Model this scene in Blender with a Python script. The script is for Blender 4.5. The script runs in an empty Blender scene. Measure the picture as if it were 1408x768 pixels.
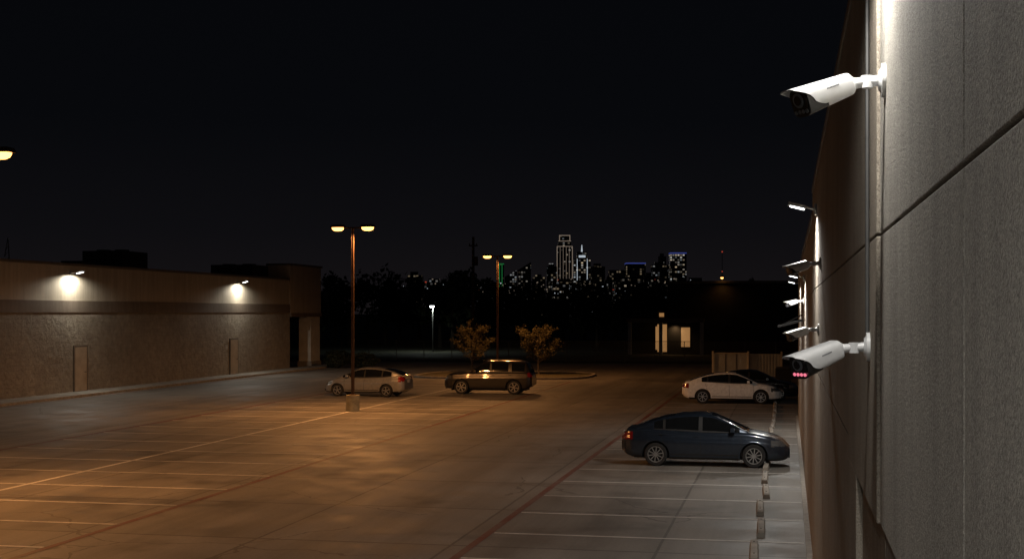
import bpy, math, random
from mathutils import Vector, Matrix
R=random.Random(7)
sc=bpy.context.scene
sc.view_settings.view_transform='Standard'; sc.view_settings.look='None'
sc.view_settings.exposure=0; sc.view_settings.gamma=1
TH=math.radians(11.58); CT,ST=math.cos(TH),math.sin(TH)
def site(t,D,z=0.0):
    # survey helper: bearing tangent from the view axis + distance -> site coordinates
    X=t*D
    return Vector((X*CT-D*ST, X*ST+D*CT, z))

# ------------------------------------------------------------------ materials
def mat(name):
    m=bpy.data.materials.new(name); m.use_nodes=True
    nt=m.node_tree; b=nt.nodes['Principled BSDF']
    return m,nt,b
def N(nt,t,**k):
    n=nt.nodes.new(t)
    for a,v in k.items():
        if a.startswith('i_'):
            key=a[2:]
            n.inputs[int(key) if key.isdigit() else key.replace('_',' ')].default_value=v
        else: setattr(n,a,v)
    return n
def L(nt,a,b): nt.links.new(a,b)
def math_(nt,op,a,b=None,c=None):
    n=nt.nodes.new('ShaderNodeMath'); n.operation=op
    for i,v in enumerate((a,b,c)):
        if v is None: continue
        if isinstance(v,(int,float)): n.inputs[i].default_value=v
        else: nt.links.new(v,n.inputs[i])
    return n.outputs[0]
def noise(nt,vec,scale,detail=4,rough=.6):
    n=N(nt,'ShaderNodeTexNoise'); n.inputs['Scale'].default_value=scale
    n.inputs['Detail'].default_value=detail; n.inputs['Roughness'].default_value=rough
    L(nt,vec,n.inputs['Vector']); return n.outputs['Fac']
def ramp(nt,fac,stops):
    r=N(nt,'ShaderNodeValToRGB'); e=r.color_ramp.elements
    while len(e)<len(stops): e.new(.5)
    for i,(p,c) in enumerate(stops):
        e[i].position=p; e[i].color=(c[0],c[1],c[2],1) if not isinstance(c,(int,float)) else (c,c,c,1)
    L(nt,fac,r.inputs[0]); return r.outputs[0]
def mix(nt,f,a,b,mode='MIX'):
    n=N(nt,'ShaderNodeMix',data_type='RGBA',blend_type=mode)
    for s,v in ((n.inputs[0],f),(n.inputs[6],a),(n.inputs[7],b)):
        if isinstance(v,(int,float)): s.default_value=v
        elif isinstance(v,tuple): s.default_value=(v[0],v[1],v[2],1)
        else: L(nt,v,s)
    return n.outputs[2]
def objc(nt,out='Object'):
    return N(nt,'ShaderNodeTexCoord').outputs[out]
def bump(nt,b,h,strength,dist):
    n=N(nt,'ShaderNodeBump'); n.inputs['Strength'].default_value=strength; n.inputs['Distance'].default_value=dist
    L(nt,h,n.inputs['Height']); L(nt,n.outputs[0],b.inputs['Normal']); return n
def simple(name,col,rough=.6,metal=0,coat=0,nscale=8,namp=.15,em=None,es=0,bmp=0):
    m,nt,b=mat(name); v=objc(nt)
    f=noise(nt,v,nscale,5)
    c=ramp(nt,f,[(.3,tuple(x*(1-namp) for x in col)),(.7,tuple(min(1,x*(1+namp)) for x in col))])
    L(nt,c,b.inputs['Base Color'])
    b.inputs['Roughness'].default_value=rough; b.inputs['Metallic'].default_value=metal
    b.inputs['Coat Weight'].default_value=coat; b.inputs['Coat Roughness'].default_value=.04
    if em: b.inputs['Emission Color'].default_value=(*em,1); b.inputs['Emission Strength'].default_value=es
    if bmp: bump(nt,b,noise(nt,v,nscale*6,3),.5,bmp)
    return m

def mat_concrete():
    m,nt,b=mat('lot_concrete'); v=objc(nt)
    big=noise(nt,v,.09,4,.6); med=noise(nt,v,.7,6,.65); fin=noise(nt,v,14,5,.7)
    mp=N(nt,'ShaderNodeMapping'); mp.inputs['Scale'].default_value=(1.1,.05,1); L(nt,v,mp.inputs[0])
    streak=noise(nt,mp.outputs[0],1.0,4,.6)
    c=ramp(nt,big,[(.3,(.17,.155,.138)),(.7,(.25,.235,.21))])
    c=mix(nt,.75,c,ramp(nt,med,[(.25,.55),(.5,.95),(.75,1.15)]),'MULTIPLY')
    c=mix(nt,.6,c,ramp(nt,streak,[(.35,.62),(.6,1.1)]),'MULTIPLY')
    c=mix(nt,.5,c,ramp(nt,fin,[(.3,.7),(.7,1.2)]),'MULTIPLY')
    sx=N(nt,'ShaderNodeSeparateXYZ'); L(nt,v,sx.inputs[0])
    wob=math_(nt,'MULTIPLY',noise(nt,v,1.5,2),.03)
    def joint(o,sp,off,w):
        a=math_(nt,'ADD',o,off); a=math_(nt,'ADD',a,wob)
        a=math_(nt,'MODULO',math_(nt,'ADD',a,sp*100),sp)
        a=math_(nt,'ABSOLUTE',math_(nt,'SUBTRACT',a,sp/2))
        return math_(nt,'LESS_THAN',a,w)
    j=math_(nt,'MAXIMUM',joint(sx.outputs[0],3.8,.4,.028),joint(sx.outputs[1],4.6,1.1,.04))
    # per-slab tint
    cx=math_(nt,'FLOOR',math_(nt,'DIVIDE',math_(nt,'ADD',sx.outputs[0],.4+1.9),3.8))
    cy=math_(nt,'FLOOR',math_(nt,'DIVIDE',math_(nt,'ADD',sx.outputs[1],1.1+2.3),4.6))
    cb=N(nt,'ShaderNodeCombineXYZ'); L(nt,cx,cb.inputs[0]); L(nt,cy,cb.inputs[1])
    wn=N(nt,'ShaderNodeTexWhiteNoise'); L(nt,cb.outputs[0],wn.inputs['Vector'])
    c=mix(nt,1.0,c,ramp(nt,wn.outputs['Value'],[(0,.86),(1,1.08)]),'MULTIPLY')
    vo=N(nt,'ShaderNodeTexVoronoi',feature='DISTANCE_TO_EDGE'); vo.inputs['Scale'].default_value=.16
    dv=N(nt,'ShaderNodeVectorMath',operation='ADD'); nn=N(nt,'ShaderNodeTexNoise'); nn.inputs['Scale'].default_value=.8; nn.inputs['Detail'].default_value=6
    L(nt,v,nn.inputs['Vector']); L(nt,v,dv.inputs[0]); L(nt,nn.outputs['Color'],dv.inputs[1]); L(nt,dv.outputs[0],vo.inputs['Vector'])
    cr=math_(nt,'LESS_THAN',vo.outputs['Distance'],.0035)
    cr=math_(nt,'MULTIPLY',cr,math_(nt,'GREATER_THAN',noise(nt,v,.12,2),.52))
    j2=math_(nt,'MAXIMUM',math_(nt,'MULTIPLY',j,.65),math_(nt,'MULTIPLY',cr,.6))
    c=mix(nt,j2,c,(.045,.04,.035))
    # oil stains
    st=math_(nt,'MULTIPLY',ramp(nt,noise(nt,v,.45,3,.5),[(.60,0.),(.72,1.)]),.55)
    c=mix(nt,st,c,(.05,.045,.04))
    L(nt,c,b.inputs['Base Color'])
    rr=ramp(nt,med,[(.3,.5),(.7,.78)]); L(nt,rr,b.inputs['Roughness'])
    h=math_(nt,'ADD',math_(nt,'MULTIPLY',fin,.5),math_(nt,'MULTIPLY',noise(nt,v,60,3),.5))
    h=math_(nt,'SUBTRACT',h,math_(nt,'MULTIPLY',j,2.))
    bump(nt,b,h,.6,.006); return m

def mat_paint(name,col,under=(.17,.155,.135),thr=.46):
    m,nt,b=mat(name); v=objc(nt)
    f=noise(nt,v,3.2,8,.75); g=ramp(nt,f,[(thr-.1,0.),(thr+.04,1.)])
    g2=math_(nt,'MULTIPLY',g,ramp(nt,noise(nt,v,.35,3),[(.3,.45),(.6,1.)]))
    c=mix(nt,g2,under,col); c=mix(nt,.4,c,ramp(nt,noise(nt,v,30,4),[(.3,.7),(.7,1.1)]),'MULTIPLY')
    L(nt,c,b.inputs['Base Color']); b.inputs['Roughness'].default_value=.65; return m

def mat_panelwall(name,c0,c1,bd=.0045):
    m,nt,b=mat(name); v=objc(nt)
    a=noise(nt,v,.5,5,.6); f=noise(nt,v,80,3,.8); g=noise(nt,v,210,3,.8)
    mp=N(nt,'ShaderNodeMapping'); mp.inputs['Scale'].default_value=(4,4,.25); L(nt,v,mp.inputs[0])
    dr=noise(nt,mp.outputs[0],1.0,5,.6)
    vor=N(nt,'ShaderNodeTexVoronoi'); vor.inputs['Scale'].default_value=95; L(nt,v,vor.inputs['Vector'])
    c=ramp(nt,a,[(.3,c0),(.7,c1)])
    c=mix(nt,.8,c,ramp(nt,f,[(.36,.50),(.5,.95),(.64,1.3)]),'MULTIPLY')
    c=mix(nt,.7,c,ramp(nt,g,[(.35,.50),(.6,1.25)]),'MULTIPLY')
    c=mix(nt,.55,c,ramp(nt,dr,[(.35,.72),(.6,1.05)]),'MULTIPLY')
    L(nt,c,b.inputs['Base Color']); b.inputs['Roughness'].default_value=.85
    h=math_(nt,'ADD',f,math_(nt,'MULTIPLY',g,.5)); h=math_(nt,'SUBTRACT',h,math_(nt,'MULTIPLY',vor.outputs['Distance'],.5)); bump(nt,b,h,.9,bd); return m

def mat_splitface():
    m,nt,b=mat('split_face_block'); v=objc(nt)
    s=N(nt,'ShaderNodeSeparateXYZ'); L(nt,v,s.inputs[0]); cb=N(nt,'ShaderNodeCombineXYZ')
    L(nt,s.outputs[1],cb.inputs[0]); L(nt,s.outputs[2],cb.inputs[1])
    br=N(nt,'ShaderNodeTexBrick'); L(nt,cb.outputs[0],br.inputs['Vector'])
    br.inputs['Scale'].default_value=1; br.inputs['Brick Width'].default_value=.42; br.inputs['Row Height'].default_value=.21
    br.inputs['Mortar Size'].default_value=.008; br.inputs['Mortar Smooth'].default_value=.6
    br.inputs['Color1'].default_value=(.45,.39,.305,1); br.inputs['Color2'].default_value=(.40,.345,.27,1); br.inputs['Mortar'].default_value=(.36,.31,.25,1)
    n1=noise(nt,v,2.6,8,.72); n2=noise(nt,v,.3,4)
    c=mix(nt,.6,br.outputs['Color'],ramp(nt,n1,[(.3,.6),(.7,1.25)]),'MULTIPLY')
    c=mix(nt,.6,c,ramp(nt,n2,[(.3,.7),(.7,1.15)]),'MULTIPLY')
    L(nt,c,b.inputs['Base Color']); b.inputs['Roughness'].default_value=.9
    h=math_(nt,'SUBTRACT',math_(nt,'MULTIPLY',n1,1.),math_(nt,'MULTIPLY',br.outputs['Fac'],.04))
    bump(nt,b,h,1.0,.42); return m

def mat_tower(name,col,thr,ecol,es,cw=3.3,ch=3.1):
    m,nt,b=mat(name); v=objc(nt)
    s=N(nt,'ShaderNodeSeparateXYZ'); L(nt,v,s.inputs[0])
    u=math_(nt,'DIVIDE',math_(nt,'ADD',math_(nt,'ADD',s.outputs[0],s.outputs[1]),500),cw)
    w=math_(nt,'DIVIDE',s.outputs[2],ch)
    cb=N(nt,'ShaderNodeCombineXYZ'); L(nt,math_(nt,'FLOOR',u),cb.inputs[0]); L(nt,math_(nt,'FLOOR',w),cb.inputs[1])
    oi=N(nt,'ShaderNodeObjectInfo'); L(nt,math_(nt,'MULTIPLY',oi.outputs['Random'],97.),cb.inputs[2])
    wn=N(nt,'ShaderNodeTexWhiteNoise'); L(nt,cb.outputs[0],wn.inputs['Vector'])
    on=math_(nt,'GREATER_THAN',wn.outputs['Value'],thr)
    fu=math_(nt,'ABSOLUTE',math_(nt,'SUBTRACT',math_(nt,'FRACT',u),.5)); fw=math_(nt,'ABSOLUTE',math_(nt,'SUBTRACT',math_(nt,'FRACT',w),.5))
    msk=math_(nt,'MULTIPLY',math_(nt,'LESS_THAN',fu,.36),math_(nt,'LESS_THAN',fw,.28))
    s2=N(nt,'ShaderNodeSeparateColor'); L(nt,wn.outputs['Color'],s2.inputs[0])
    e=math_(nt,'MULTIPLY',math_(nt,'MULTIPLY',on,msk),math_(nt,'MULTIPLY',math_(nt,'POWER',s2.outputs[1],2.),es))
    L(nt,mix(nt,s2.outputs[2],ecol,(1,.75,.45)),b.inputs['Emission Color']); L(nt,e,b.inputs['Emission Strength'])
    b.inputs['Base Color'].default_value=(*col,1); b.inputs['Roughness'].default_value=.4
    return m

def mat_leaf(name,c0,c1):
    m,nt,b=mat(name); v=objc(nt)
    c=ramp(nt,noise(nt,v,1.8,4),[(.3,c0),(.7,c1)])
    c=mix(nt,.7,c,ramp(nt,noise(nt,v,19,2),[(.3,.5),(.7,1.3)]),'MULTIPLY')
    L(nt,c,b.inputs['Base Color']); b.inputs['Roughness'].default_value=.6
    return m

M={}
M['lot']=mat_concrete()
M['white_line']=mat_paint('worn_white_paint',(.74,.72,.68),thr=.42)
M['red_line']=mat_paint('worn_red_paint',(.14,.032,.022),thr=.42)
M['ground']=simple('dry_ground',(.05,.048,.03),.95,nscale=.4,namp=.5,bmp=.03)
M['grass']=simple('island_grass',(.09,.075,.035),.95,nscale=6,namp=.5,bmp=.04)
M['kerb']=simple('kerb_concrete',(.30,.275,.24),.8,nscale=5,namp=.3,bmp=.004)
M['walk']=simple('sidewalk_concrete',(.27,.25,.215),.8,nscale=2,namp=.25,bmp=.004)
M['road']=simple('asphalt',(.05,.05,.05),.8,nscale=3,namp=.3,bmp=.004)
M['panel']=mat_panelwall('tilt_up_panel',(.38,.355,.315),(.48,.45,.40))
M['panel2']=mat_panelwall('tilt_up_panel_beige',(.34,.295,.235),(.43,.375,.31))
M['seal']=simple('joint_sealant',(.10,.08,.06),.8)
M['coping']=simple('coping_metal',(.16,.14,.12),.5,metal=.3)
M['stucco']=mat_panelwall('stucco',(.46,.40,.31),(.54,.47,.37),.004)
M['stucco_dark']=mat_panelwall('stucco_band',(.18,.14,.105),(.22,.175,.135),.004)
M['split']=mat_splitface()
M['door']=simple('door_paint',(.40,.33,.25),.55,nscale=2)
M['roofing']=simple('roof_membrane',(.08,.08,.08),.9)
M['hvac']=simple('hvac_metal',(.06,.06,.06),.7,metal=.3)
M['colwhite']=simple('column_paint',(.70,.66,.58),.6,nscale=1.5)
M['pole']=simple('bronze_pole',(.09,.05,.03),.5,metal=.4)
M['wood']=simple('pole_wood',(.08,.055,.04),.9)
M['base']=simple('lamp_base',(.42,.36,.22),.8,nscale=4,namp=.35,bmp=.004)
M['sodium']=simple('sodium_lens',(.8,.6,.4),.4,em=(1,.42,.10),es=5.5)
M['led']=simple('led_lens',(.9,.9,.9),.4,em=(.95,1,1),es=6)
M['fixture']=simple('fixture_metal',(.35,.35,.34),.45,metal=.5)
M['white']=simple('white_enamel',(.76,.77,.78),.32,nscale=20,namp=.04,coat=.3)
M['blackp']=simple('black_plastic',(.012,.012,.014),.25,coat=.5)
M['lens']=simple('lens_glass',(.004,.004,.008),.05,coat=1)
M['irled']=simple('ir_led',(.3,.1,.12),.4,em=(1,.22,.32),es=.9)
M['label']=simple('label_print',(.15,.16,.18),.5)
M['rubber']=simple('tyre_rubber',(.018,.018,.018),.85,nscale=30,namp=.3)
M['rim']=simple('alloy_rim',(.5,.5,.5),.3,metal=.8)
M['rimdark']=simple('wheel_well',(.012,.012,.012),.8)
M['glass']=simple('tinted_glass',(.008,.009,.010),.06,coat=.6)
M['trim']=simple('black_trim',(.015,.015,.015),.5)
M['chrome']=simple('chrome',(.6,.6,.6),.15,metal=1)
M['head']=simple('headlight_glass',(.16,.165,.17),.12,metal=.5,coat=1)
M['tail']=simple('taillight_red',(.20,.010,.008),.15,coat=1)
M['plate']=simple('licence_plate',(.6,.6,.6),.5)
M['p_navy']=simple('paint_navy',(.022,.032,.050),.28,metal=.45,coat=1)
M['p_silver']=simple('paint_silver',(.33,.335,.34),.32,metal=.55,coat=1)
M['p_white']=simple('paint_white',(.80,.80,.78),.35,coat=1)
M['p_black']=simple('paint_black',(.012,.012,.014),.25,metal=.2,coat=1)
M['p_brown']=simple('paint_graphite',(.026,.023,.021),.3,metal=.45,coat=1)
M['leaf_o']=mat_leaf('young_tree_leaf',(.05,.047,.017),(.13,.105,.04))
M['leaf_d']=mat_leaf('dark_leaf',(.018,.024,.012),(.05,.06,.025))
M['bark']=simple('bark',(.10,.075,.055),.9,nscale=15,namp=.4)
M['brickdark']=simple('dark_brick',(.04,.036,.032),.9,nscale=.6,namp=.3)
M['warmwin']=simple('lit_window',(.5,.4,.3),.5,em=(1,.50,.18),es=.28,nscale=.8,namp=.5)
M['galv']=simple('galvanised',(.14,.14,.14),.55,metal=.6)
M['tank']=simple('enclosure_panel',(.56,.60,.63),.7,nscale=1.2,namp=.15)

# ------------------------------------------------------------------ mesh builder
def sgn(v): return (v>0)-(v<0)
class MB:
    def __init__(s): s.v=[]; s.f=[]; s.m=[]; s.sm=[]
    def add(s,vs,fs,m=0,smooth=False):
        o=len(s.v); s.v+= [tuple(x) for x in vs]
        for i,f in enumerate(fs):
            s.f.append(tuple(o+k for k in f)); s.m.append(m[i] if isinstance(m,list) else m); s.sm.append(smooth)
    def box(s,c,d,m=0,rot=None,taper=1.0):
        x,y,z=[k/2 for k in d]; vs=[]
        for a in (-1,1):
            for b_ in (-1,1):
                for e in (-1,1):
                    t=taper if e>0 else 1
                    p=Vector((a*x*t,b_*y*t,e*z))
                    if rot: p=rot@p
                    vs.append(p+Vector(c))
        s.add(vs,[(0,1,3,2),(4,6,7,5),(0,4,5,1),(2,3,7,6),(0,2,6,4),(1,5,7,3)],m)
    def bx(s,x0,x1,y0,y1,z0,z1,m=0): s.box(((x0+x1)/2,(y0+y1)/2,(z0+z1)/2),(x1-x0,y1-y0,z1-z0),m)
    def tube(s,p0,p1,r0,r1=None,n=10,m=0,cap=True):
        r1=r0 if r1 is None else r1; p0=Vector(p0); p1=Vector(p1); d=(p1-p0).normalized()
        u=d.orthogonal().normalized(); w=d.cross(u); vs=[]
        for p,r in ((p0,r0),(p1,r1)):
            for i in range(n):
                a=2*math.pi*i/n; vs.append(p+(u*math.cos(a)+w*math.sin(a))*r)
        fs=[(i,(i+1)%n,n+(i+1)%n,n+i) for i in range(n)]
        s.add(vs,fs,m,True)
        if cap: s.add(vs,[tuple(reversed(range(n))),tuple(range(n,2*n))],m)
    def loft(s,secs,mf=0,cap=True,closed=True):
        n=len(secs[0]); vs=[p for q in secs for p in q]; fs=[];ms=[]
        for i in range(len(secs)-1):
            for j in range(n if closed else n-1):
                a,b_,c,d=i*n+j,i*n+(j+1)%n,(i+1)*n+(j+1)%n,(i+1)*n+j
                fs.append((a,b_,c,d))
                if callable(mf):
                    ctr=(Vector(vs[a])+Vector(vs[b_])+Vector(vs[c])+Vector(vs[d]))/4; ms.append(mf(ctr,i,j))
                else: ms.append(mf)
        s.add(vs,fs,ms,True)
        if cap:
            for q,rv in ((secs[0],True),(secs[-1],False)):
                ctr=sum((Vector(p) for p in q),Vector())/n
                idx=list(range(n)); idx=idx[::-1] if rv else idx
                s.add(q,[tuple(idx)],mf(ctr,0,0) if callable(mf) else mf)
    def obj(s,name,mats,parent=None,loc=None,rot=None,bevel=0,auto=None):
        me=bpy.data.meshes.new(name); me.from_pydata(s.v,[],s.f)
        for k in mats: me.materials.append(M[k])
        for p,mi,sm in zip(me.polygons,s.m,s.sm): p.material_index=mi; p.use_smooth=sm
        me.update()
        o=bpy.data.objects.new(name,me); sc.collection.objects.link(o)
        if loc is not None: o.location=loc
        if rot is not None: o.rotation_euler=rot
        if parent: o.parent=parent
        if bevel:
            b=o.modifiers.new('bevel','BEVEL'); b.width=bevel; b.segments=2; b.limit_method='ANGLE'; b.angle_limit=math.radians(40)
        if auto:
            try: me.set_sharp_from_angle(angle=math.radians(auto))
            except Exception: pass
        return o
def empty(name,loc=(0,0,0),rz=0):
    e=bpy.data.objects.new(name,None); sc.collection.objects.link(e); e.location=loc; e.rotation_euler=(0,0,rz); e.empty_display_size=.3; return e
def spot(name,loc,direction,watts,col,angle=150,blend=1.0,size=.08,parent=None):
    l=bpy.data.lights.new(name,'SPOT'); l.energy=watts; l.color=col; l.spot_size=math.radians(angle); l.spot_blend=blend; l.shadow_soft_size=size
    o=bpy.data.objects.new(name,l); sc.collection.objects.link(o); o.location=loc
    o.rotation_euler=Vector(direction).to_track_quat('-Z','Y').to_euler()
    if parent: o.parent=parent
    return o

# ------------------------------------------------------------------ ground, lot, markings
b=MB(); b.add([(-3500,-200,0),(3500,-200,0),(3500,4500,0),(-3500,4500,0)],[(0,1,2,3)]); b.obj('ground',['ground'])
b=MB(); b.add([(-60,-10,.006),(12,-10,.006),(12,114,.006),(-60,114,.006)],[(0,1,2,3)]); b.obj('parking_lot_pavement',['lot'])
b=MB(); b.add([(-160,122,.006),(90,122,.006),(90,131,.006),(-160,131,.006)],[(0,1,2,3)]); b.obj('road',['road'])
b=MB()
def line(x0,x1,y0,y1,m=0,z=.011): b.add([(x0,y0,z),(x1,y0,z),(x1,y1,z),(x0,y1,z)],[(0,1,2,3)],m)
for k in range(-6,27):
    y=25.7+2.75*k
    if y<84: line(-5.62,.30,y-.05,y+.05)
for k in range(-6,24):
    y=25.2+2.75*k
    if y>82: continue
    line(-24.1,-18.78,y-.055,y+.055); line(-18.62,-13.38,y-.055,y+.055)
line(-18.77,-18.64,8,83)
line(-5.80,-5.64,2,84,1); line(-13.36,-13.2,4,83,1); line(-24.28,-24.12,4,83,1); line(-34.9,-34.78,20,98,1)
b.obj('parking_lot_markings',['white_line','red_line'])

# wheel stops, one object each
def wheelstop(x,y,seed):
    b=MB(); hw=.9; secs=[]
    for t,sc_ in ((-hw,.75),(-hw+.05,1),(hw-.05,1),(hw,.75)):
        secs.append([(-.085,t,0),(-.06,t,.13*sc_),(.06,t,.13*sc_),(.085,t,0)])
    b.loft(secs,0)
    for q in (-.6,.6): b.tube((0,q,.125),(0,q,.137),.02,n=8,m=1)
    rr=random.Random(seed)
    b.obj('wheel_stop',['kerb','rimdark'],loc=(x+rr.uniform(-.05,.05),y,.008),rot=(0,0,rr.uniform(-.03,.03)),bevel=.012)
for k in range(-4,20): wheelstop(-.55,25.7+2.75*(k+.5),k)

# left walk + kerb
b=MB(); b.bx(-37.0,-35.45,15,104,0,.14,0); b.bx(-35.45,-35.3,15,104,0,.135,1)
for y in range(16,104,2): b.bx(-37.0,-35.46,y-.01,y+.01,.139,.142,2)
b.obj('sidewalk',['walk','kerb','seal'])
# tree island
b=MB()
def oval(cx,cy,rx,ry,n=48,p=3.2):
    o=[]
    for i in range(n):
        a=2*math.pi*i/n; c,s_=math.cos(a),math.sin(a)
        o.append((cx+rx*sgn(c)*abs(c)**(2/p),cy+ry*sgn(s_)*abs(s_)**(2/p)))
    return o
oo=oval(-18.8,89.8,6.0,5.0); oi=oval(-18.8,89.8,5.82,4.82)
n=len(oo)
b.loft([[(x,y,0) for x,y in oo],[(x,y,.14) for x,y in oo],[(x,y,.15) for x,y in oi],[(x,y,.10) for x,y in oi]],0,cap=False)
b.add([(x,y,.10) for x,y in oi],[tuple(range(n))],1)
b.obj('tree_island',['kerb','grass'],auto=30)

# ------------------------------------------------------------------ near warehouse wall (right)
W=.43
wh=empty('warehouse_building')
b=MB(); b.bx(W+.03,W+14,-6,23.5,0,6.25,0); b.bx(W+.03,W+14,23.5,58,0,5.85,0); b.obj('wall_core',['seal'],wh)
js=[-5.79+3.1*k for k in range(0,11)]   # joints ... .41,3.51,6.61,9.71 ...
js=js[:]; js=[j for j in js if j<23.3]+[23.5]
pn=MB(); pb=MB()
g=.006
for a,c in zip(js[:-1],js[1:]):
    near=c<6.7
    t=pn if near else pb
    x0=W if near else W-.016
    t.bx(x0,W+.12,a+g,c-g,4.67+g,6.34,0)
    if near:
        if a>3:   # panel with bay recess below
            t.bx(x0,W+.12,a+g,c-g,3.30,4.67-g,0); t.bx(x0,W+.12,a+g,5.0,0,3.30,0); t.bx(x0+.025,W+.12,5.0,c-g,0,3.298,0)
        else: t.bx(x0,W+.12,a+g,c-g,0,4.67-g,0)
    elif a<6.7:
        t.bx(x0,W+.12,a+g,c-g,3.30,4.67-g,0); t.bx(x0,W+.12,8.6,c-g,0,3.30,0); t.bx(x0+.04,W+.12,a+g,8.6,0,3.298,0)
    else:
        t.bx(x0,W+.12,a+g,c-g,3.45+g,4.67-g,0); t.bx(x0,W+.12,a+g,c-g,0,3.45-g,0)
fa=23.5
while fa<57:
    fb=fa+3.1
    pb.bx(W-.0,W+.12,fa+g,fb-g,4.67+g,5.95,0); pb.bx(W,W+.12,fa+g,fb-g,0,4.67-g,0); fa=fb
pn.obj('near_panels',['panel'],wh,bevel=.006); pb.obj('beige_panels',['panel2'],wh,bevel=.006)
b=MB(); b.bx(W-.03,W+.3,-6,23.53,6.34,6.42,0); b.bx(W-.03,W+.3,23.53,57.6,5.95,6.02,0); b.obj('coping',['coping'],wh,bevel=.008)
b=MB(); b.bx(W-.10,W-.001,8.7,57,0,.05,0); b.obj('base_strip',['kerb'],wh)

# wall flood lamps
def wall_lamp(y,z,reach=.30,watts=60,ang=150,aim=(-.25,0,-1),s=1.0,wallx=W,name='wall_flood_lamp',side=-1,col=(1.0,.96,.89)):
    e=empty(name,(wallx-.016 if wallx==W else wallx,y,z))
    b=MB(); d=side
    b.box((d*.02,0,-.02),(.04,.14*s,.16*s),0)
    b.tube((d*.03,0,-.02),(d*(reach-.1),0,.03),.018,n=8,m=0)
    rot=Matrix.Rotation(-d*math.radians(14),3,'Y')
    b.box((d*(reach-.02),0,.04),(.26*s,.20*s,.05*s),0,rot=rot)
    b.box((d*(reach-.02),0,.04-.033*s),(.21*s,.16*s,.014*s),1,rot=rot)
    b.obj('lamp_head',['fixture','led'],e,bevel=.006)
    spot('lamp_light',(d*(reach-.02),0,-.03),aim,watts,col,ang,.35,.06,e)
    return e
wall_lamp(6.0,6.17,.30,150,172,(-.12,0,-1))
wall_lamp(-1.6,6.17,.80,700,172,(-.2,0,-1))  # unseen lamp behind the camera, added to brighten the near wall
wall_lamp(20,5.82,.30,480,172,(-.3,0,-1))
wall_lamp(34.5,5.20,.30,520,172,(-.3,0,-1))
wall_lamp(48,5.35,.30,650,172,(-.3,0,-1))

# ------------------------------------------------------------------ CCTV cameras
def cctv(y,z,yaw,pitch,s=1.0,ir=False,wallx=W,fat=1.20):
    e=empty('security_camera',(wallx-.016 if y>6.7 else wallx,y,z))
    b=MB()
    # wall plate + arm
    b.tube((0,0,0),(-.018,0,0),.072*s,n=32,m=0); b.tube((-.018,0,0),(-.03,0,0),.055*s,.04*s,n=28,m=0)
    b.tube((-.028,0,0),(-.085*s,0,-.004),.024*s,.020*s,n=20,m=0)
    b.tube((-.075*s,0,-.03*s),(-.075*s,0,.022*s),.026*s,n=20,m=0)
    b.tube((-.085*s,0,-.004),(-.145*s,0,-.012*s),.020*s,.026*s,n=20,m=0)
    for q in (-.045,.045): b.tube((-.018,0,q*s),(-.022,0,q*s),.006*s,n=8,m=1)
    b.obj('mount_bracket',['white','fixture'],e,bevel=.002,auto=40)
    # body in local frame : +X forward
    bd=MB(); Lb=.27*s; F=fat*s
    def ring(x,hw,hh,zc,p=3.6,n=40):
        return [(x,hw*sgn(math.cos(a))*abs(math.cos(a))**(2/p),zc+hh*sgn(math.sin(a))*abs(math.sin(a))**(2/p)) for a in [2*math.pi*i/n for i in range(n)]]
    secs=[]
    K=60
    for i in range(K+1):
        t=i/K; x=t*Lb
        r=1.0
        if t<.10: r=.72+.28*math.sqrt(1-(1-t/.10)**2)
        hw=(.041+.008*t)*F*r; hh=(.038+.012*t)*F*r
        secs.append(ring(x,hw,hh,-.004*t))
    def mf(c,i,j):
        return 1 if c.x>Lb*.58+ (c.z+.05*F)*.55 and c.x>Lb*.5 else 0
    bd.loft(secs,mf,cap=True)
    bd.tube((Lb,0,0),(Lb+.004*s,0,0),.044*F,n=32,m=1)
    bd.tube((Lb+.004*s,0,.008*s),(Lb+.010*s,0,.008*s),.026*F,n=28,m=3)
    bd.tube((Lb+.010*s,0,.008*s),(Lb+.0125*s,0,.008*s),.017*F,n=24,m=2)
    for q in (-.030,-.010,.010,.030):
        bd.tube((Lb+.003*s,q*F,-.034*F),(Lb+.008*s,q*F,-.034*F),.0070*F,n=14,m=4 if ir else 3)
    for sd in (-1,1):
        for k in range(9):
            bd.box((.10*s+k*.0075*s,sd*(.0485+.0012*k/9)*F*1.0,.016*F),(.0045*s,.0012,.0065*s),3)
    bd.tube((-.02*s,0,0),(.004*s,0,0),.024*F,.032*F,n=20,m=0)
    # sun shield : shell over the top, front lip overhangs, skirts rise toward the tip
    sh=[]
    for i in range(33):
        t=i/32; x=.018*s+t*(.320-.018)*s
        hw=(.0455+.009*t)*F; hh=(.043+.012*t)*F
        low=-.45+ 1.25*max(0,(t-.55)/.45)**1.2
        arc=[];inn=[]
        n=24
        for k in range(n+1):
            a0=math.asin(max(-1,min(.95,low))); a=a0+(math.pi-2*a0)*k/n
            c,s_=math.cos(a),math.sin(a); p=3.4
            f=lambda r:(x,(hw*r)*sgn(c)*abs(c)**(2/p),(hh*r)*sgn(s_)*abs(s_)**(2/p))
            arc.append(f(1.0)); inn.append(f(.955))
        sh.append(arc+inn[::-1])
    bd.loft(sh,0,cap=True)
    o=bd.obj('camera_housing',['white','blackp','lens','label','irled'],e,auto=42)
    fwd=Vector((-math.cos(pitch)*math.cos(yaw),-math.cos(pitch)*math.sin(yaw),-math.sin(pitch)))
    o.rotation_euler=fwd.to_track_quat('X','Z').to_euler()
    o.location=Vector((-.150*s,0,-.012*s))
    return e
cctv(6.27,5.345,math.radians(36),math.radians(20),1.06)
cctv(7.17,4.125,math.radians(42),math.radians(17),1.05,ir=True)
cctv(17.5,4.93,math.radians(35),math.radians(16),1.1)
cctv(18.5,4.08,math.radians(35),math.radians(16),1.1)
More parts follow.
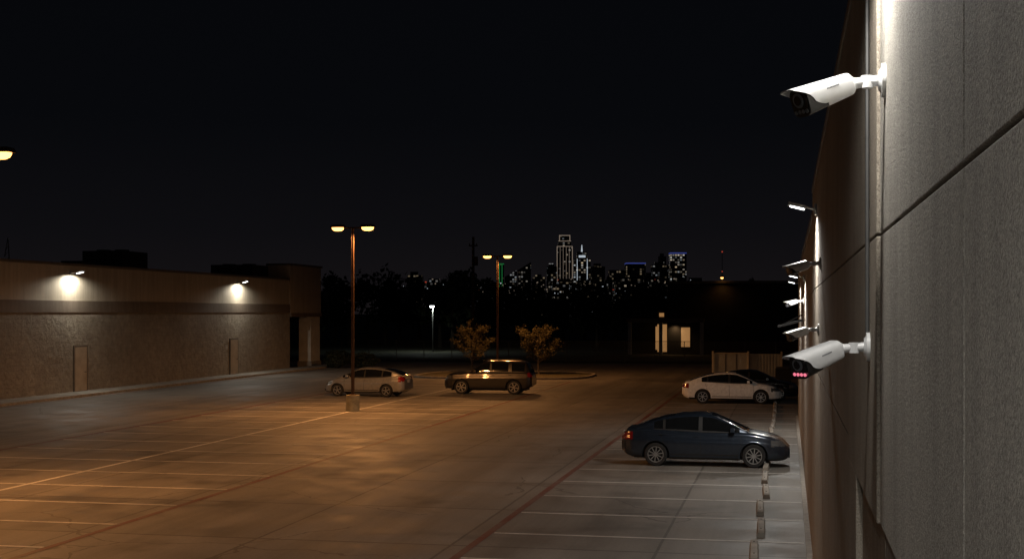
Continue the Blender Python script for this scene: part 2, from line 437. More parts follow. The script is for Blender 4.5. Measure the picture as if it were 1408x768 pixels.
cctv(36,4.62,math.radians(35),math.radians(14),1.2)
# conduit feeding cameras
b=MB()
b.tube((W-.028,7.17,4.20),(W-.028,7.17,6.3),.011,n=8); 
b.obj('electrical_conduit',['galv'])
# small door awning further down the wall
b=MB(); b.box((W-.36,40,4.0),(.72,2.0,.06),0,rot=Matrix.Rotation(math.radians(-14),3,'Y')); b.tube((W-.66,39.1,3.92),(W-.02,39.1,4.25),.015,n=6,m=0); b.tube((W-.66,40.9,3.92),(W-.02,40.9,4.25),.015,n=6,m=0)
b.obj('door_awning',['hvac'])

# ------------------------------------------------------------------ left store building
LX=-37.0
st=empty('store_building')
b=MB(); b.bx(LX-30,LX-.0,15,96.6,0,4.32,0); b.obj('block_wall',['split'],st)
b=MB(); b.bx(LX-29.9,LX-.06,15.05,96.6,4.95,6.78,0)
b.bx(LX-1.8,LX+.05,96.6,103.4,4.3,7.9,0); b.bx(LX-12,LX-1.8,96.6,103.4,4.3,6.7,0)
b.obj('upper_stucco',['stucco'],st)
b=MB(); b.bx(LX-29.95,LX+.03,15,96.6,4.32,4.95,0); b.bx(LX-12,LX+.12,96.6,103.45,4.0,4.3,0); b.bx(LX-29.9,LX+.02,15,96.6,6.78,6.92,1); b.bx(LX-1.9,LX+.14,96.55,103.55,7.9,8.06,1)
b.obj('cornice_band',['stucco_dark','coping'],st,bevel=.01)
b=MB(); b.bx(LX-1.0,LX+.0,101.2,103.3,0,4.0,0); b.bx(LX-12,LX-11,96.6,103.3,0,4.0,0); b.bx(LX-1.08,LX+.08,101.1,103.4,0,.5,1); b.obj('portico_columns',['colwhite','kerb'],st,bevel=.01)
for y in (65.7,86.0,38.0):
    b=MB(); b.bx(LX,LX+.06,y-.72,y+.72,.14,2.58,0); b.bx(LX+.06,LX+.075,y-.60,y+.60,.16,2.48,1); b.box((LX+.10,y+.42,1.15),(.05,.12,.04),2); b.obj('service_door',['coping','door','galv'],st,bevel=.004)
b=MB(); b.bx(-44.6,-41.8,79.5,83,6.9,8.3,0); b.bx(-43.8,-42.4,75.5,77,6.9,7.5,0); b.bx(-41.8,-38.5,93,96,6.7,7.85,0)
for q in (-43.9,-42.6): b.tube((q,81,8.3),(q,81,8.42),.45,n=20)
for q in (-41,-39.4): b.tube((q,94.5,7.85),(q,94.5,7.95),.5,n=20)
b.obj('rooftop_units',['hvac'],st,bevel=.03)
for y in (40.5,64.8,86.8):
    e=wall_lamp(y,6.42,.60,640,172,(0,0,-1),s=1.5,wallx=LX-.06,name='wall_pack_lamp',side=1,col=(1,.95,.82))
# antenna on roof
b=MB(); ax,ay=-45.2,72
for dx,dy in ((-.25,-.2),(.25,-.2),(0,.25)): b.tube((ax+dx,ay+dy,6.8),(ax,ay,8.75),.03,.02,n=5)
for k in range(5):
    z=6.95+k*.35; r=.25*(1-(z-6.8)/2.0)
    b.tube((ax-r,ay-r,z),(ax+r,ay-r,z+.3),.015,n=4); b.tube((ax+r,ay-r,z),(ax,ay+r,z+.3),.015,n=4)
b.obj('antenna_mast',['galv'])

# ------------------------------------------------------------------ sodium lot lamps
def lot_lamp(x,y,w):
    e=empty('parking_lot_lamp',(x,y,0)); b=MB()
    b.tube((0,0,0),(0,0,.72),.30,.29,n=28,m=2)
    b.box((0,0,.735),(.28,.28,.03),0)
    b.box((0,0,4.4),(.13,.13,7.3),0,taper=.75)
    b.box((0,0,8.02),(1.1,.06,.07),0)
    for d in (-1,1):
        b.box((d*.68,0,8.10),(.62,.40,.12),0,taper=.82)
        # drop lens : shallow bowl
        secs=[]
        for zz,r in ((8.04,1.0),(7.99,.97),(7.93,.82),(7.89,.5)):
            secs.append([(d*.68+.28*r*math.cos(a),.17*r*math.sin(a),zz) for a in [2*math.pi*i/20 for i in range(20)]])
        b.loft(secs,1)
    b.obj('pole_and_heads',['pole','sodium','base'],e,bevel=.01)
    for d in (-1,1): spot('sodium_light',(d*.68,0,7.84),(d*.08,0,-1),w,(1,.42,.125),176,.45,.12,e)
lot_lamp(-18.7,28.4,1350); lot_lamp(-18.65,56.3,1800); lot_lamp(-18.7,86.5,1150)

# ------------------------------------------------------------------ cars
def lin(p,x):
    if x<=p[0][0]: return p[0][1]
    for (a,u),(c,w) in zip(p[:-1],p[1:]):
        if x<=c: return u+(w-u)*(x-a)/(c-a)
    return p[-1][1]
def sm(p,x,r=.07): return sum(lin(p,x+d*r) for d in (-1,-.6,-.2,.2,.6,1))/6
def car(name,loc,rz,S,paint):
    e=empty(name,loc,rz); Lh=S['L']/2; wr=S['wr']; ar=wr+.055
    def sec(x):
        top=sm(S['top'],x); bot=sm(S['bot'],x); w=sm(S['w'],x,.05); H=top-bot
        za=0
        for wx in S['wx']:
            if abs(x-wx)<ar: za=max(za,wr+math.sqrt(ar*ar-(x-wx)**2))
        P=[(0,bot),(.55,bot),(.90,bot+.015),(.965,bot+.07),(.985,bot+.16),(.992,bot+.28*H),(.996,bot+.40*H),(1.0,bot+.52*H),(1.0,bot+.62*H),(.99,bot+.70*H),(.972,bot+.735*H),(.962,bot+.80*H),(.945,bot+.90*H),(.915,bot+.965*H),(.86,top),(.6,top+.018),(.3,top+.027),(0,top+.03)]
        return [(w*a,max(z,za)) for a,z in P]
    xs=[]; x=-Lh
    while x<Lh-1e-4: xs.append(x); x+=.03 if abs(x)<Lh-.2 else .015
    xs.append(Lh)
    for wx in S['wx']: xs+= [wx-ar+.001,wx-ar-.001,wx+ar-.001,wx+ar+.001,wx-ar+.01,wx+ar-.01]
    xs=sorted(xs); secs=[]
    for x in xs:
        h=sec(x); secs.append([(x,y,z) for y,z in h]+[(x,-y,z) for y,z in h[-2:0:-1]])
    T=S['tl']; Hd=S['hl']
    def mf(c,i,j):
        x,y,z=c.x,abs(c.y),c.z
        if z<S.get('rock',.27): return 1
        if x<-Lh+T[0] and T[1]<z<T[2] and y>T[3]: return 2
        if x>Lh-Hd[0] and Hd[1]<z<Hd[2] and y>Hd[3]: return 3
        if x>Lh-.12 and S['gr'][0]<z<S['gr'][1] and y<.45: return 1
        return 0
    b=MB(); b.loft(secs,mf)
    b.obj('body_shell',[paint,'trim','tail','head'],e,auto=35)
    # greenhouse
    G=S['roof']; g0,g1=G[0][0],G[-1][0]; gs=[]
    gx=[g0+(g1-g0)*i/90 for i in range(91)]
    wi=S['win']
    for x in gx:
        base=sm(S['top'],x)-.03; r=max(lin(G,x)*.4+sm(G,x,.10)*.6,base+.035) if x not in (gx[0],gx[-1]) else base+.03
        w=sm(S['w'],x,.05)*.90; hh=max(.0,r-base); tum=S['tum']*hh/.5
        wt=w-tum
        endt=min(1,min(x-g0,g1-x)/.5); wt*= .93+.07*endt; wb=w*(.95+.05*endt)
        def Y(f): return wb+(wt-wb)*f**1.25
        h=[(wb,base),(Y(.10),base+.12*hh),(Y(.35),base+.35*hh),(Y(.62),base+.62*hh),(Y(.84),base+.84*hh),(Y(.93)-.012,base+.93*hh),(wt-.07,base+.985*hh),(wt*.62,r+.012),(wt*.3,r+.024),(0,r+.028)]
        gs.append([(x,y,z) for y,z in h]+[(x,-y,z) for y,z in h[-2::-1]])
    nh=10
    def gm(c,i,j):
        jj=j if j<nh-1 else 2*(nh-1)-1-j
        x=c.x
        if jj==0: return 2 if wi[0]<x<wi[1]+.1 else 0
        if 1<=jj<=3:
            if not(wi[0]<x<wi[1]): return 0
            for p,pw in S['pil']:
                if abs(x-p)<pw: return 3 if pw<.06 else 0
            return 1
        if jj in (4,5): return 0
        if x>S['ws'] or x<S['rs']: return 1
        return 0
    b=MB(); b.loft(gs,gm)
    b.obj('greenhouse',[paint,'glass','chrome' if S.get('chrome') else 'trim','trim'],e,auto=35)
    # side surface lookup
    def ys(x,z):
        h=sec(x)[3:15]
        for (y0,z0),(y1,z1) in zip(h[:-1],h[1:]):
            if z0<=z<=z1 and z1>z0: return y0+(y1-y0)*(z-z0)/(z1-z0)
        return h[0][0] if z<h[0][1] else h[-1][0]
    b=MB()
    for sd in (-1,1):
        for x0,x1 in S['seams']:
            q=[]
            for k in range(13):
                z=.31+(sm(S['top'],x0)-.05-.31)*k/12; x=x0+(x1-x0)*k/12; y=ys(x,z)+.0025
                q.append([(x-.006,sd*y,z),(x+.006,sd*y,z)])
            b.loft(q,0,cap=False,closed=False)
        # sill crease / rocker strip
        xa,xb=S['wx'][0]+ar+.05,S['wx'][1]-ar-.05
        q=[]
        for k in range(20):
            x=xa+(xb-xa)*k/19; q.append([(x,sd*(ys(x,.34)+.004),.325),(x,sd*(ys(x,.36)+.004),.352)])
        b.loft(q,0,cap=False,closed=False)
        for hx in S['hand']:
            z=sm(S['top'],hx)-.14; b.box((hx,sd*(ys(hx,z)+.014),z),(.17,.022,.028),1)
        # mirrors
        mx=S['mir']; mz=sm(S['top'],mx)+.05
        b.box((mx,sd*(.9*S['w'][4][1]+.09),mz+.02),(.13,.19,.12),1,taper=.85)
        b.box((mx,sd*(.9*S['w'][4][1]-.01),mz-.02),(.07,.10,.03),0)
        if S.get('rails'):
            rr=lin(G,0)
            b.tube((-1.5,sd*.60,rr+.05),(.25,sd*.60,rr+.05),.018,n=6,m=0)
            for q_ in (-1.5,-.6,.25): b.box((q_,sd*.60,rr+.02),(.06,.03,.06),0)
        # arch liners: fog/reflector
        b.box((-Lh+.12,sd*.68,.42),(.05,.12,.04),2)
    b.box((-Lh-.004,0,S['pz']),(.015,.31,.155),3)
    b.box((Lh-.01,0,.42),(.04,.31,.13),3); b.box((Lh-.03,0,.32),(.06,1.0,.10),0)
    b.obj('trim_parts',['trim',paint,'tail','plate'],e,bevel=.006)
    # chassis
    b=MB(); b.bx(-Lh+.35,Lh-.35,-.62,.62,.20,.78,0); b.obj('underbody',['rimdark'],e)
    # wheels
    for wx in S['wx']:
        for sd in (-1,1):
            b=MB(); n=40
            yo=sd*(S['w'][4][1]-.012); prof=[(-.20,wr*.70),(-.20,wr*.92),(-.175,wr*.985),(-.14,wr),(-.06,wr),(-.025,wr*.985),(-.003,wr*.93),(.0,wr*.80),(-.006,wr*.69),(-.02,wr*.66)]
            secs=[[(r*math.cos(2*math.pi*i/n),sd*y,r*math.sin(2*math.pi*i/n)) for i in range(n)] for y,r in prof]
            b.loft(secs,0,cap=False)
            # rim lip + barrel
            secs=[[(r*math.cos(2*math.pi*i/n),sd*y,r*math.sin(2*math.pi*i/n)) for i in range(n)] for y,r in ((-.018,wr*.70),(-.004,wr*.69),(-.004,wr*.645),(-.05,wr*.62),(-.055,.02))]
            b.loft(secs,lambda c,i,j:1 if i<3 else 2,cap=False)
            ns=S['sp']
            for k in range(ns):
                a=2*math.pi*k/ns+.2; rot=Matrix.Rotation(-a,3,'Y')
                for off in ((-.10,.10) if ns<=6 else (0,)):
                    r2=Matrix.Rotation(-(a+off),3,'Y')
                    b.box(r2@Vector((wr*.37,sd*-.018,0)),(wr*.60,.022,.026 if ns>6 else .024),1,rot=r2)
            b.tube((0,sd*-.03,0),(0,sd*.0,0),.055,.04,n=16,m=1)
            b.obj('wheel',['rubber','rim','rimdark'],e,loc=(wx,yo,wr),auto=35)
    return e
sedan=dict(L=4.68,wr=.325,wx=(-1.36,1.36),
 top=[(-2.34,.74),(-2.28,.93),(-2.18,1.02),(-1.7,1.06),(-1.2,1.03),(0,.97),(.95,.97),(1.25,.955),(1.7,.88),(2.05,.77),(2.22,.66),(2.34,.50)],
 bot=[(-2.34,.42),(-2.22,.30),(-2.0,.22),(-1.0,.19),(1.9,.18),(2.2,.20),(2.34,.28)],
 w=[(-2.34,.60),(-2.26,.76),(-2.05,.85),(-1.6,.885),(-1,.90),(1.2,.90),(1.7,.88),(2.05,.80),(2.22,.68),(2.34,.45)],
 roof=[(-1.98,1.05),(-1.55,1.22),(-1.1,1.36),(-.6,1.44),(-.1,1.465),(.25,1.43),(.7,1.23),(1.22,.98)],tum=.24,
 win=(-1.42,.98),pil=[(-.12,.045),(-1.12,.03)],ws=.18,rs=-.85,
 tl=(.34,.74,.92,.42),hl=(.50,.60,.76,.42),gr=(.33,.56),seams=[(1.02,1.0),(-.10,-.12),(-1.02,-1.25)],hand=(-.02-.22,-1.18),mir=.78,pz=.83,sp=10)
hatch=dict(L=4.45,wr=.315,wx=(-1.30,1.38),
 top=[(-2.22,.84),(-2.17,1.02),(-2.05,1.10),(-1.6,1.08),(-1.2,1.02),(0,.97),(.95,.99),(1.25,.96),(1.65,.87),(1.95,.74),(2.12,.62),(2.22,.50)],
 bot=[(-2.22,.40),(-2.12,.28),(-1.9,.22),(-1.0,.19),(1.8,.18),(2.1,.20),(2.22,.28)],
 w=[(-2.22,.64),(-2.15,.76),(-1.95,.83),(-1.6,.865),(-1,.875),(1.2,.875),(1.65,.85),(1.95,.76),(2.12,.64),(2.22,.42)],
 roof=[(-2.10,1.10),(-1.7,1.28),(-1.2,1.40),(-.6,1.475),(-.1,1.49),(.25,1.45),(.75,1.24),(1.38,.97)],tum=.22,
 win=(-1.55,1.1),pil=[(-.10,.045),(-1.05,.035)],ws=.18,rs=-1.1,
 tl=(.30,.80,1.04,.44),hl=(.52,.60,.76,.40),gr=(.30,.48),seams=[(1.0,.98),(-.08,-.10),(-.95,-1.2)],hand=(-.25,-1.1),mir=.82,pz=.80,sp=5)
suv=dict(L=4.72,wr=.38,wx=(-1.40,1.42),
 top=[(-2.36,.95),(-2.31,1.12),(-2.2,1.18),(-1.2,1.17),(0,1.15),(.85,1.15),(1.05,1.15),(1.8,1.10),(2.12,1.04),(2.27,.93),(2.36,.74)],
 bot=[(-2.36,.50),(-2.25,.38),(-2.0,.29),(-1.0,.26),(1.9,.26),(2.2,.30),(2.36,.40)],
 w=[(-2.36,.78),(-2.3,.87),(-2.1,.915),(-1.6,.925),(-1,.925),(1.3,.925),(1.9,.915),(2.2,.87),(2.31,.78),(2.36,.66)],
 roof=[(-2.28,1.16),(-2.18,1.42),(-2.04,1.68),(-1.7,1.74),(-.6,1.77),(.0,1.76),(.28,1.70),(.58,1.47),(.95,1.16)],tum=.17,
 win=(-1.95,.80),pil=[(-.14,.05),(-1.18,.10)],ws=.30,rs=-2.0,
 tl=(.24,.92,1.16,.55),hl=(.40,.80,1.00,.48),gr=(.55,.92),rock=.42,seams=[(.92,.90),(-.12,-.14),(-1.05,-1.16)],hand=(-.28,-1.2),mir=.68,pz=.95,sp=6,rails=True)
sedan2=dict(sedan); sedan2['sp']=7
car('parked_car',(-2.28,38.75,.008),math.radians(0),sedan,'p_navy')
car('parked_car',(-2.62,65.3,.008),math.radians(1.5),sedan2,'p_white')
car('parked_car',(-1.75,68.3,.008),math.radians(-1),sedan,'p_black')
car('parked_car',(-21.35,67.0,.008),math.radians(180-4),hatch,'p_silver')
car('parked_suv',(-15.55,70.2,.008),math.radians(180+2),suv,'p_brown')

# ------------------------------------------------------------------ vegetation
def leaf(b,p,s,rr,m):
    u=Vector((rr.gauss(0,1),rr.gauss(0,1),rr.gauss(0,1))).normalized(); v=u.orthogonal().normalized(); w=u.cross(v)
    a=rr.uniform(0,6.28); d1=(v*math.cos(a)+w*math.sin(a))*s; d2=(w*math.cos(a)-v*math.sin(a))*s*.55
    b.add([p-d1,p+d2,p+d1,p-d2],[(0,1,2,3)],m)
def tree(name,loc,h,cr,seed,nleaf=4300,ls=.06):
    rr=random.Random(seed); b=MB(); tips=[]
    pts=[Vector((0,0,0))]
    for k in range(1,9): pts.append(Vector((pts[-1].x+rr.gauss(0,.03),pts[-1].y+rr.gauss(0,.03),h*.85*k/8)))
    for k in range(8): b.tube(pts[k],pts[k+1],.075*(1-k/9),.075*(1-(k+1)/9),n=7,m=0,cap=False)
    for k in range(46):
        f=rr.uniform(.22,.84); z=h*f; i=min(7,int(f/.85*8)); p=pts[i].lerp(pts[i+1],.5); p=Vector((p.x,p.y,z))
        u=(f-.22)/.78; prof=math.sin(math.pi*min(1,(u+.30)/1.30)**.9)   # widest low-middle
        ln=cr*(.35+.75*prof)*rr.uniform(.7,1.1)
        a=k*2.4+rr.uniform(-.4,.4); d=Vector((math.cos(a),math.sin(a),rr.uniform(.45,1.0)+u*.6)).normalized()
        q=p
        for sgm in range(4):
            q2=q+d*ln/4; b.tube(q,q2,.022*(1-sgm/5),.022*(1-(sgm+1)/5),n=5,m=0,cap=False)
            for tw in range(3):
                td=(d+Vector((rr.gauss(0,.6),rr.gauss(0,.6),rr.gauss(0,.4)))).normalized()*rr.uniform(.15,.38)
                b.tube(q2,q2+td,.008,.004,n=4,m=0,cap=False)
                if sgm>0: tips.append((q2,q2+td))
            q=q2; d=(d+Vector((rr.gauss(0,.12),rr.gauss(0,.12),.06))).normalized()
    wts=[.15+rr.random() for _ in tips]
    for (p0,p1) in rr.choices(tips,weights=wts,k=nleaf):
        p=p0.lerp(p1,rr.uniform(.2,1.2))+Vector((rr.gauss(0,.07),rr.gauss(0,.07),rr.gauss(0,.07)))
        leaf(b,p,ls*rr.uniform(.6,1.3),rr,1)
    zs=max(p[2] for p in b.v); f=h/zs
    xs=sorted(abs(p[0]) for p in b.v); fx=cr/xs[int(len(xs)*.985)]
    b.v=[(p[0]*fx if abs(p[0])>.1 else p[0],p[1]*fx if abs(p[1])>.1 else p[1],p[2]*f) for p in b.v]
    b.obj(name,['bark','leaf_o'],loc=loc)
tree('young_tree',(-21.8,92.4,.1),3.8,1.4,3)
tree('young_tree',(-16.75,91.0,.1),3.5,1.4,12)
def shrub(loc,rx,ry,h,seed):
    rr=random.Random(seed); b=MB()
    for k in range(6): b.tube((0,0,0),(rr.uniform(-.5,.5)*rx,rr.uniform(-.5,.5)*ry,h*.6),.02,.01,n=5,m=0)
    for k in range(2600):
        d=Vector((rr.gauss(0,1),rr.gauss(0,1),rr.gauss(0,1))).normalized()*rr.uniform(.6,1)**.5
        p=Vector((d.x*rx,d.y*ry,h*.5+d.z*h*.5)); p*= 1+.10*math.sin(7*d.x+seed)*math.cos(6*d.z)
        leaf(b,p,.06,rr,1)
    b.obj('hedge_shrub',['bark','leaf_d'],loc=loc)
shrub((-34.6,100.2,0),.9,.8,1.15,1); shrub((-32.6,101,0),1.3,.8,1.2,2); shrub((-36.0,105,0),1.2,.8,1.3,4)

rr=random.Random(5); b=MB()
t=-.42
while t<.30:
    D=rr.uniform(158,215); p=site(t,D); H=(6.6+2.0*rr.random()+ (1.5 if -.16<t<-.03 else 0))*D/170
    wd=rr.uniform(3,5.5)
    b.tube(p,p+Vector((0,0,H*.5)),.3,.15,n=6,m=0,cap=False)
    cl=[(Vector((rr.gauss(0,wd*.4),rr.gauss(0,wd*.4),H*rr.uniform(.35,.86))),rr.uniform(.9,1.9)) for _ in range(14)]
    for k in range(750):
        c,r=cl[rr.randrange(14)]; d=Vector((rr.gauss(0,1),rr.gauss(0,1),rr.gauss(0,.8))).normalized()*r*rr.uniform(.5,1.05)
        q=p+c+d
        if q.z<.2: q.z=.3
        leaf(b,q,rr.uniform(.22,.5),rr,1)
    t+=rr.uniform(.008,.017)
b.obj('distant_trees',['bark','leaf_d'])

# ------------------------------------------------------------------ fence
fe=empty('chain_link_fence'); b=MB()
y=117.5
for i in range(0,22):
    x=-40+2.6*i
    b.tube((x,y,0),(x,y,1.85),.035,n=6)
b.tube((-40,y,1.83),(14.6,y,1.83),.022,n=5); b.tube((-40,y,.1),(14.6,y,.1),.015,n=5)
b.obj('posts',['galv'],fe)
b=MB(); x=-40
while x<14.4:
    for d in (-1,1):
        x0=x; x1=x+d*1.7
        if x1<-40 or x1>14.6: continue
        b.add([(x0-.008,y+.03,.12),(x0+.008,y+.03,.12),(x1+.008,y+.03,1.8),(x1-.008,y+.03,1.8)],[(0,1,2,3)])
    x+=.16
b.obj('wire_mesh',['galv'],fe)

# utility pole
e=empty('utility_pole',(-28.0,118.9,0)); b=MB()
b.tube((0,0,0),(.05,0,11.2),.17,.11,n=10); b.box((.05,0,10.4),(.8,.10,.12)); b.tube((.28,0,8.6),(.28,0,9.4),.2,n=10)
for q in (-.3,.35): b.tube((q,0,10.46),(q,0,10.62),.04,n=6)
b.obj('pole_shaft',['wood'],e)

# white yard street lamp beyond fence
p=site(-.0589,150); e=empty('street_lamp',p); b=MB()
b.tube((0,0,0),(0,0,5.1),.07,.05,n=10,m=0); b.box((0,-.25,5.15),(.4,.55,.10),0); 
secs=[[( .26*r*math.cos(a),-.3+.28*r*math.sin(a),zz) for a in [2*math.pi*i/16 for i in range(16)]] for zz,r in ((5.1,1),(4.98,.95),(4.86,.6))]
b.loft(secs,1); b.obj('pole_and_head',['galv','led'],e)
spot('lamp_light',(0,-.3,4.8),(0,.1,-1),520,(.9,1,.88),174,.3,.1,e)

# ------------------------------------------------------------------ far commercial building (right distance)
fb=empty('distant_store'); b=MB()
b.bx(-12.2,6,140,160,0,7.35,0); b.bx(-16.2,-12.2,142.5,158,0,4.6,0); b.bx(-12.4,6.2,139.8,160.2,7.35,7.6,1)
b.bx(-16.4,-8.4,138.6,142.4,3.35,3.75,1)
for x in (-16.2,-13.0,-8.8): b.bx(x,x+.35,138.8,139.15,0,3.35,2)
b.obj('walls',['brickdark','coping','tank'],fb,bevel=.02)
b=MB(); b.bx(-13.45,-12.62,139.93,139.97,.5,2.9,0); b.bx(-10.8,-9.9,139.93,139.97,.8,2.8,0); b.bx(-13.3,-12.8,142.40,142.46,3.9,4.3,0)
b.bx(-13.5,-12.5,142.44,142.48,.2,3.1,0)
b.obj('lit_windows',['warmwin'],fb)
rl=empty('roof_lamp',(-6.6,139.5,7.6)); b=MB(); b.tube((0,.1,0),(0,.1,.4),.05,n=8,m=0); b.box((0,0,.45),(.35,.35,.18),0)
b.tube((0,0,.34),(0,0,.20),.16,.10,n=14,m=1); b.obj('lamp_body',['galv','sodium'],rl)
spot('roof_light',(0,-.1,.1),(0,-.4,-1),40,(1,.45,.12),160,1,.1,rl)
spot('entrance_light',(-11.4,139.5,3.1),(0,.1,-1),60,(1,.62,.30),150,1,.1,fb)

# enclosure
de=empty('dumpster_enclosure'); b=MB()
b.bx(-4.75,-2.6,90,90.12,.1,1.65,0); b.bx(-2.5,-.45,90.1,90.22,.1,1.6,1)
x=-2.45
while x<-.5: b.bx(x,x+.10,90.07,90.10,.12,1.58,1); x+=.20
for x in (-4.05,-3.35): b.bx(x,x+.03,89.975,90.0,.12,1.62,2)
b.bx(-4.75,-2.6,89.97,90.0,1.60,1.68,3)
for q in (-4.85,-2.55,-.4): b.bx(q-.06,q+.06,89.92,90.04,0,1.78,3)
b.bx(-4.8,-4.68,90.12,93,.0,1.6,0); b.bx(-.45,-.33,90.22,93,0,1.6,0); b.bx(-4.3,-3.0,90.6,91.9,.1,1.3,2)
b.obj('enclosure_panels',['tank','tank','trim','colwhite'],de,bevel=.01)
# second small block by wall
b=MB(); b.bx(-.75,.2,84,85.2,.0,.9,0); b.bx(-.7,.15,84.05,85.15,.9,.98,1); b.obj('utility_cabinet',['hvac','galv'],bevel=.02)

# ------------------------------------------------------------------ skyline
M['t_dim']=mat_tower('tower_dim',(.012,.012,.014),.82,(1,.8,.55),.18)
M['t_mid']=mat_tower('tower_mid',(.014,.014,.018),.70,(.8,.9,1),.24)
M['t_brt']=mat_tower('tower_bright',(.016,.018,.022),.50,(.85,.95,1),.50)
M['e_wht']=simple('outline_white',(.5,.5,.5),.5,em=(1,.78,.60),es=.17)
M['e_grn']=simple('outline_green',(.2,.5,.2),.5,em=(.08,1,.25),es=.10)
M['e_blu']=simple('outline_blue',(.2,.2,.5),.5,em=(.15,.22,1),es=.18)
M['e_cyan']=simple('sign_white',(.5,.5,.5),.5,em=(.8,.9,1),es=.5)
M['e_red']=simple('beacon_red',(.5,.1,.1),.5,em=(1,.12,.06),es=.35)
SD=1800.
def T(px0,px1,ytop,mt,kind=None,dd=0):
    D=SD+dd; t=((px0+px1)/2-704)/1850; w=(px1-px0)/1850*D; h=4.3+(430-ytop)/1850*D
    p=site(t,D); e=empty('skyscraper',p,TH); b=MB()
    if kind=='outline':
        b.bx(-w/2,w/2,0,w,0,h*.86,0); b.bx(-w*.42,w*.42,w*.06,w*.9,h*.86,h*.93,0); b.bx(-w*.34,w*.34,w*.1,w*.8,h*.93,h,0)
        for x in (-w/2,w/2): b.bx(x-.45,x+.45,-1,-.2,0,h*.86,1)
        for x in (-w*.3,-w*.1,w*.1,w*.3): b.bx(x-.2,x+.2,-1,-.2,0,h*.86,1)
        b.bx(-w/2,w/2,-1.2,-.4,h*.86-.4,h*.86+.4,1)
        b.bx(-w*.34,w*.34,w*.1-1,w*.1-.2,h-1,h,1); b.bx(-w*.42,w*.42,w*.05-1,w*.05-.2,h*.93-.8,h*.93,1)
        for x in (-w*.34,w*.34): b.bx(x-.5,x+.5,w*.1-1,w*.1-.2,h*.93,h,1)
        b.obj('tower',[mt,'e_wht'],e)
    elif kind=='spire':
        b.bx(-w/2,w/2,0,w,0,h*.80,0); b.bx(-w*.3,w*.3,w*.1,w*.8,h*.80,h*.90,0); b.tube((0,w*.4,h*.9),(0,w*.4,h),1.2,.4,n=6,m=1)
        for x in (-w*.3,w*.3): b.bx(x-.35,x+.35,-1,-.2,h*.5,h*.8,1)
        b.bx(-w*.2,w*.2,w*.1-1,w*.1-.2,h*.82,h*.85,1)
        b.obj('tower',[mt,'e_cyan'],e)
    elif kind in('e_grn','e_blu'):
        b.bx(-w/2,w/2,0,w,0,h-1.5,0); b.bx(-w/2,w/2,-.5,w,h-1.5,h,1)
        if kind=='e_grn':
            for x in (-w*.2,w*.2): b.bx(x-.5,x+.5,-1,-.2,h*.3,h-1.5,1)
        b.obj('tower',[mt,kind],e)
    elif kind=='slant':
        b.bx(-w/2,w/2,0,w,0,h*.85,0)
        b.add([(-w/2,0,h*.85),(w/2,0,h*.85),(w/2,w,h*.85),(-w/2,w,h*.85),(w/2,0,h),(w/2,w,h)],[(0,1,4),(3,5,2),(0,4,5,3),(1,2,5,4)],0)
        b.obj('tower',[mt],e)
    else:
        b.bx(-w/2,w/2,0,w,0,h,0)
        if R.random()<.6: b.bx(-w*.3,w*.2,w*.2,w*.8,h,h+4,0)
        b.obj('tower',[mt],e)
T(766,787,323,'t_mid','outline'); T(789,812,336,'t_brt','spire',-40); T(712,730,360,'t_mid','slant',60)
T(684,693,362,'t_dim','e_grn',20); T(861,888,361,'t_dim','e_blu',30); T(922,944,347,'t_brt','e_blu',-60)
T(897,921,364,'t_mid',None,90); T(906,916,352,'t_dim',None,120); T(838,860,371,'t_dim',None,40); T(813,832,366,'t_dim',None,10)
T(752,766,366,'t_mid',None,-20); T(732,750,381,'t_dim',None,0); T(694,711,371,'t_mid','slant',80); T(655,683,388,'t_mid',None,-300)
T(560,580,378,'t_dim',None,-200); T(583,612,388,'t_mid',None,-350); T(612,640,386,'t_dim',None,-400); T(832,846,384,'t_mid',None,-300)
T(846,900,388,'t_mid',None,-400); T(760,800,388,'t_mid',None,-400); T(800,836,390,'t_mid',None,-450); T(886,900,379,'t_mid',None,-100); T(945,975,386,'t_dim',None,-100)
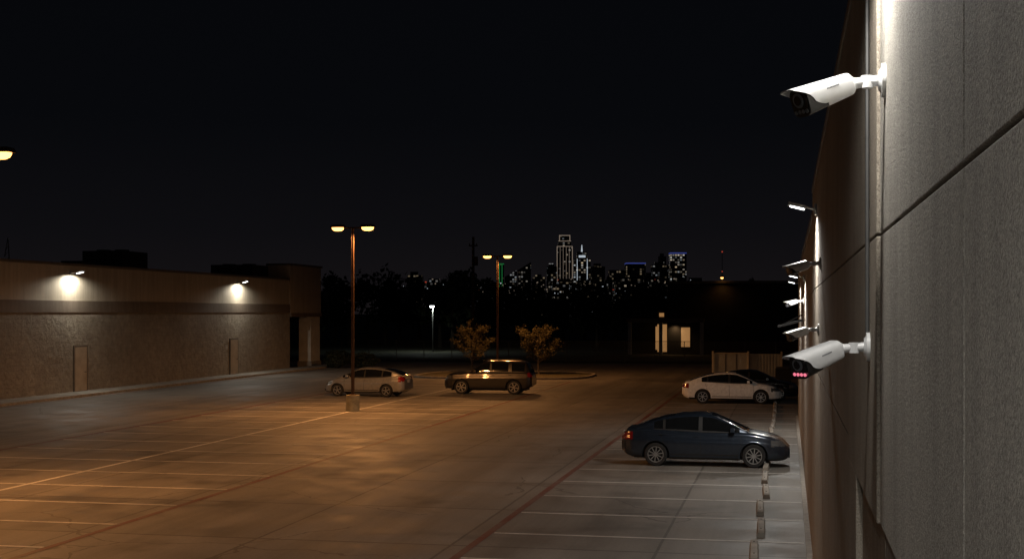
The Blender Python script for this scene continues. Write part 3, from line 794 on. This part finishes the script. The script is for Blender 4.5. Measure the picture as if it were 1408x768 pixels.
# scattered low city lights
b=MB(); rr=random.Random(3)
for k in range(90):
    t=(rr.uniform(545,960)-704)/1850; D=rr.uniform(900,1300); z=4.3+(430-rr.uniform(383,404))/1850*D; p=site(t,D,z); s_=rr.uniform(.3,.75)
    b.box(p,(s_*1.4,s_,s_),rr.choice([0,0,1,2,3,3]))
    b.tube((p.x,p.y,0),(p.x,p.y,z-s_/2),.12,n=4,m=4,cap=False)
b.obj('distant_city_lights',['e_wht','e_cyan','e_red','e_wht','hvac'])
b=MB(); p=site((993-704)/1850,1300); h=4.3+(430-346)/1850*1300
b.tube(p,p+Vector((0,0,h)),.5,.25,n=5,m=0); b.box(p+Vector((0,0,h)),(1.2,1.2,1.2),1); b.box(p+Vector((0,0,h*.7)),(1.,1.,1.),1); b.obj('radio_mast',['hvac','e_red'])

# ------------------------------------------------------------------ sky / world
w=bpy.data.worlds.new('World'); sc.world=w; w.use_nodes=True; nt=w.node_tree
bg=nt.nodes['Background']
sky=N(nt,'ShaderNodeTexSky',sky_type='NISHITA'); sky.sun_disc=False; sky.sun_elevation=math.radians(-8); sky.sun_rotation=math.radians(200)
tc=N(nt,'ShaderNodeTexCoord'); sx=N(nt,'ShaderNodeSeparateXYZ'); L(nt,tc.outputs['Generated'],sx.inputs[0])
glow=ramp(nt,sx.outputs[2],[(0,(.0075,.0062,.0068)),(.06,(.0042,.0040,.0050)),(.14,(.0022,.0025,.0034)),(.4,(.0012,.0016,.0024))])
c=mix(nt,1.0,glow,mix(nt,1.0,sky.outputs[0],(.005,.005,.005),'MULTIPLY'),'ADD')
L(nt,c,bg.inputs['Color']); bg.inputs['Strength'].default_value=1.0

# ------------------------------------------------------------------ camera
cd=bpy.data.cameras.new('camera'); co=bpy.data.objects.new('camera',cd); sc.collection.objects.link(co); sc.camera=co
co.location=(0,0,4.3); co.rotation_euler=(math.radians(90),0,TH)
cd.sensor_width=36; cd.lens=36*1850/1408; cd.shift_y=46/1408; cd.clip_end=6000; cd.clip_start=.05
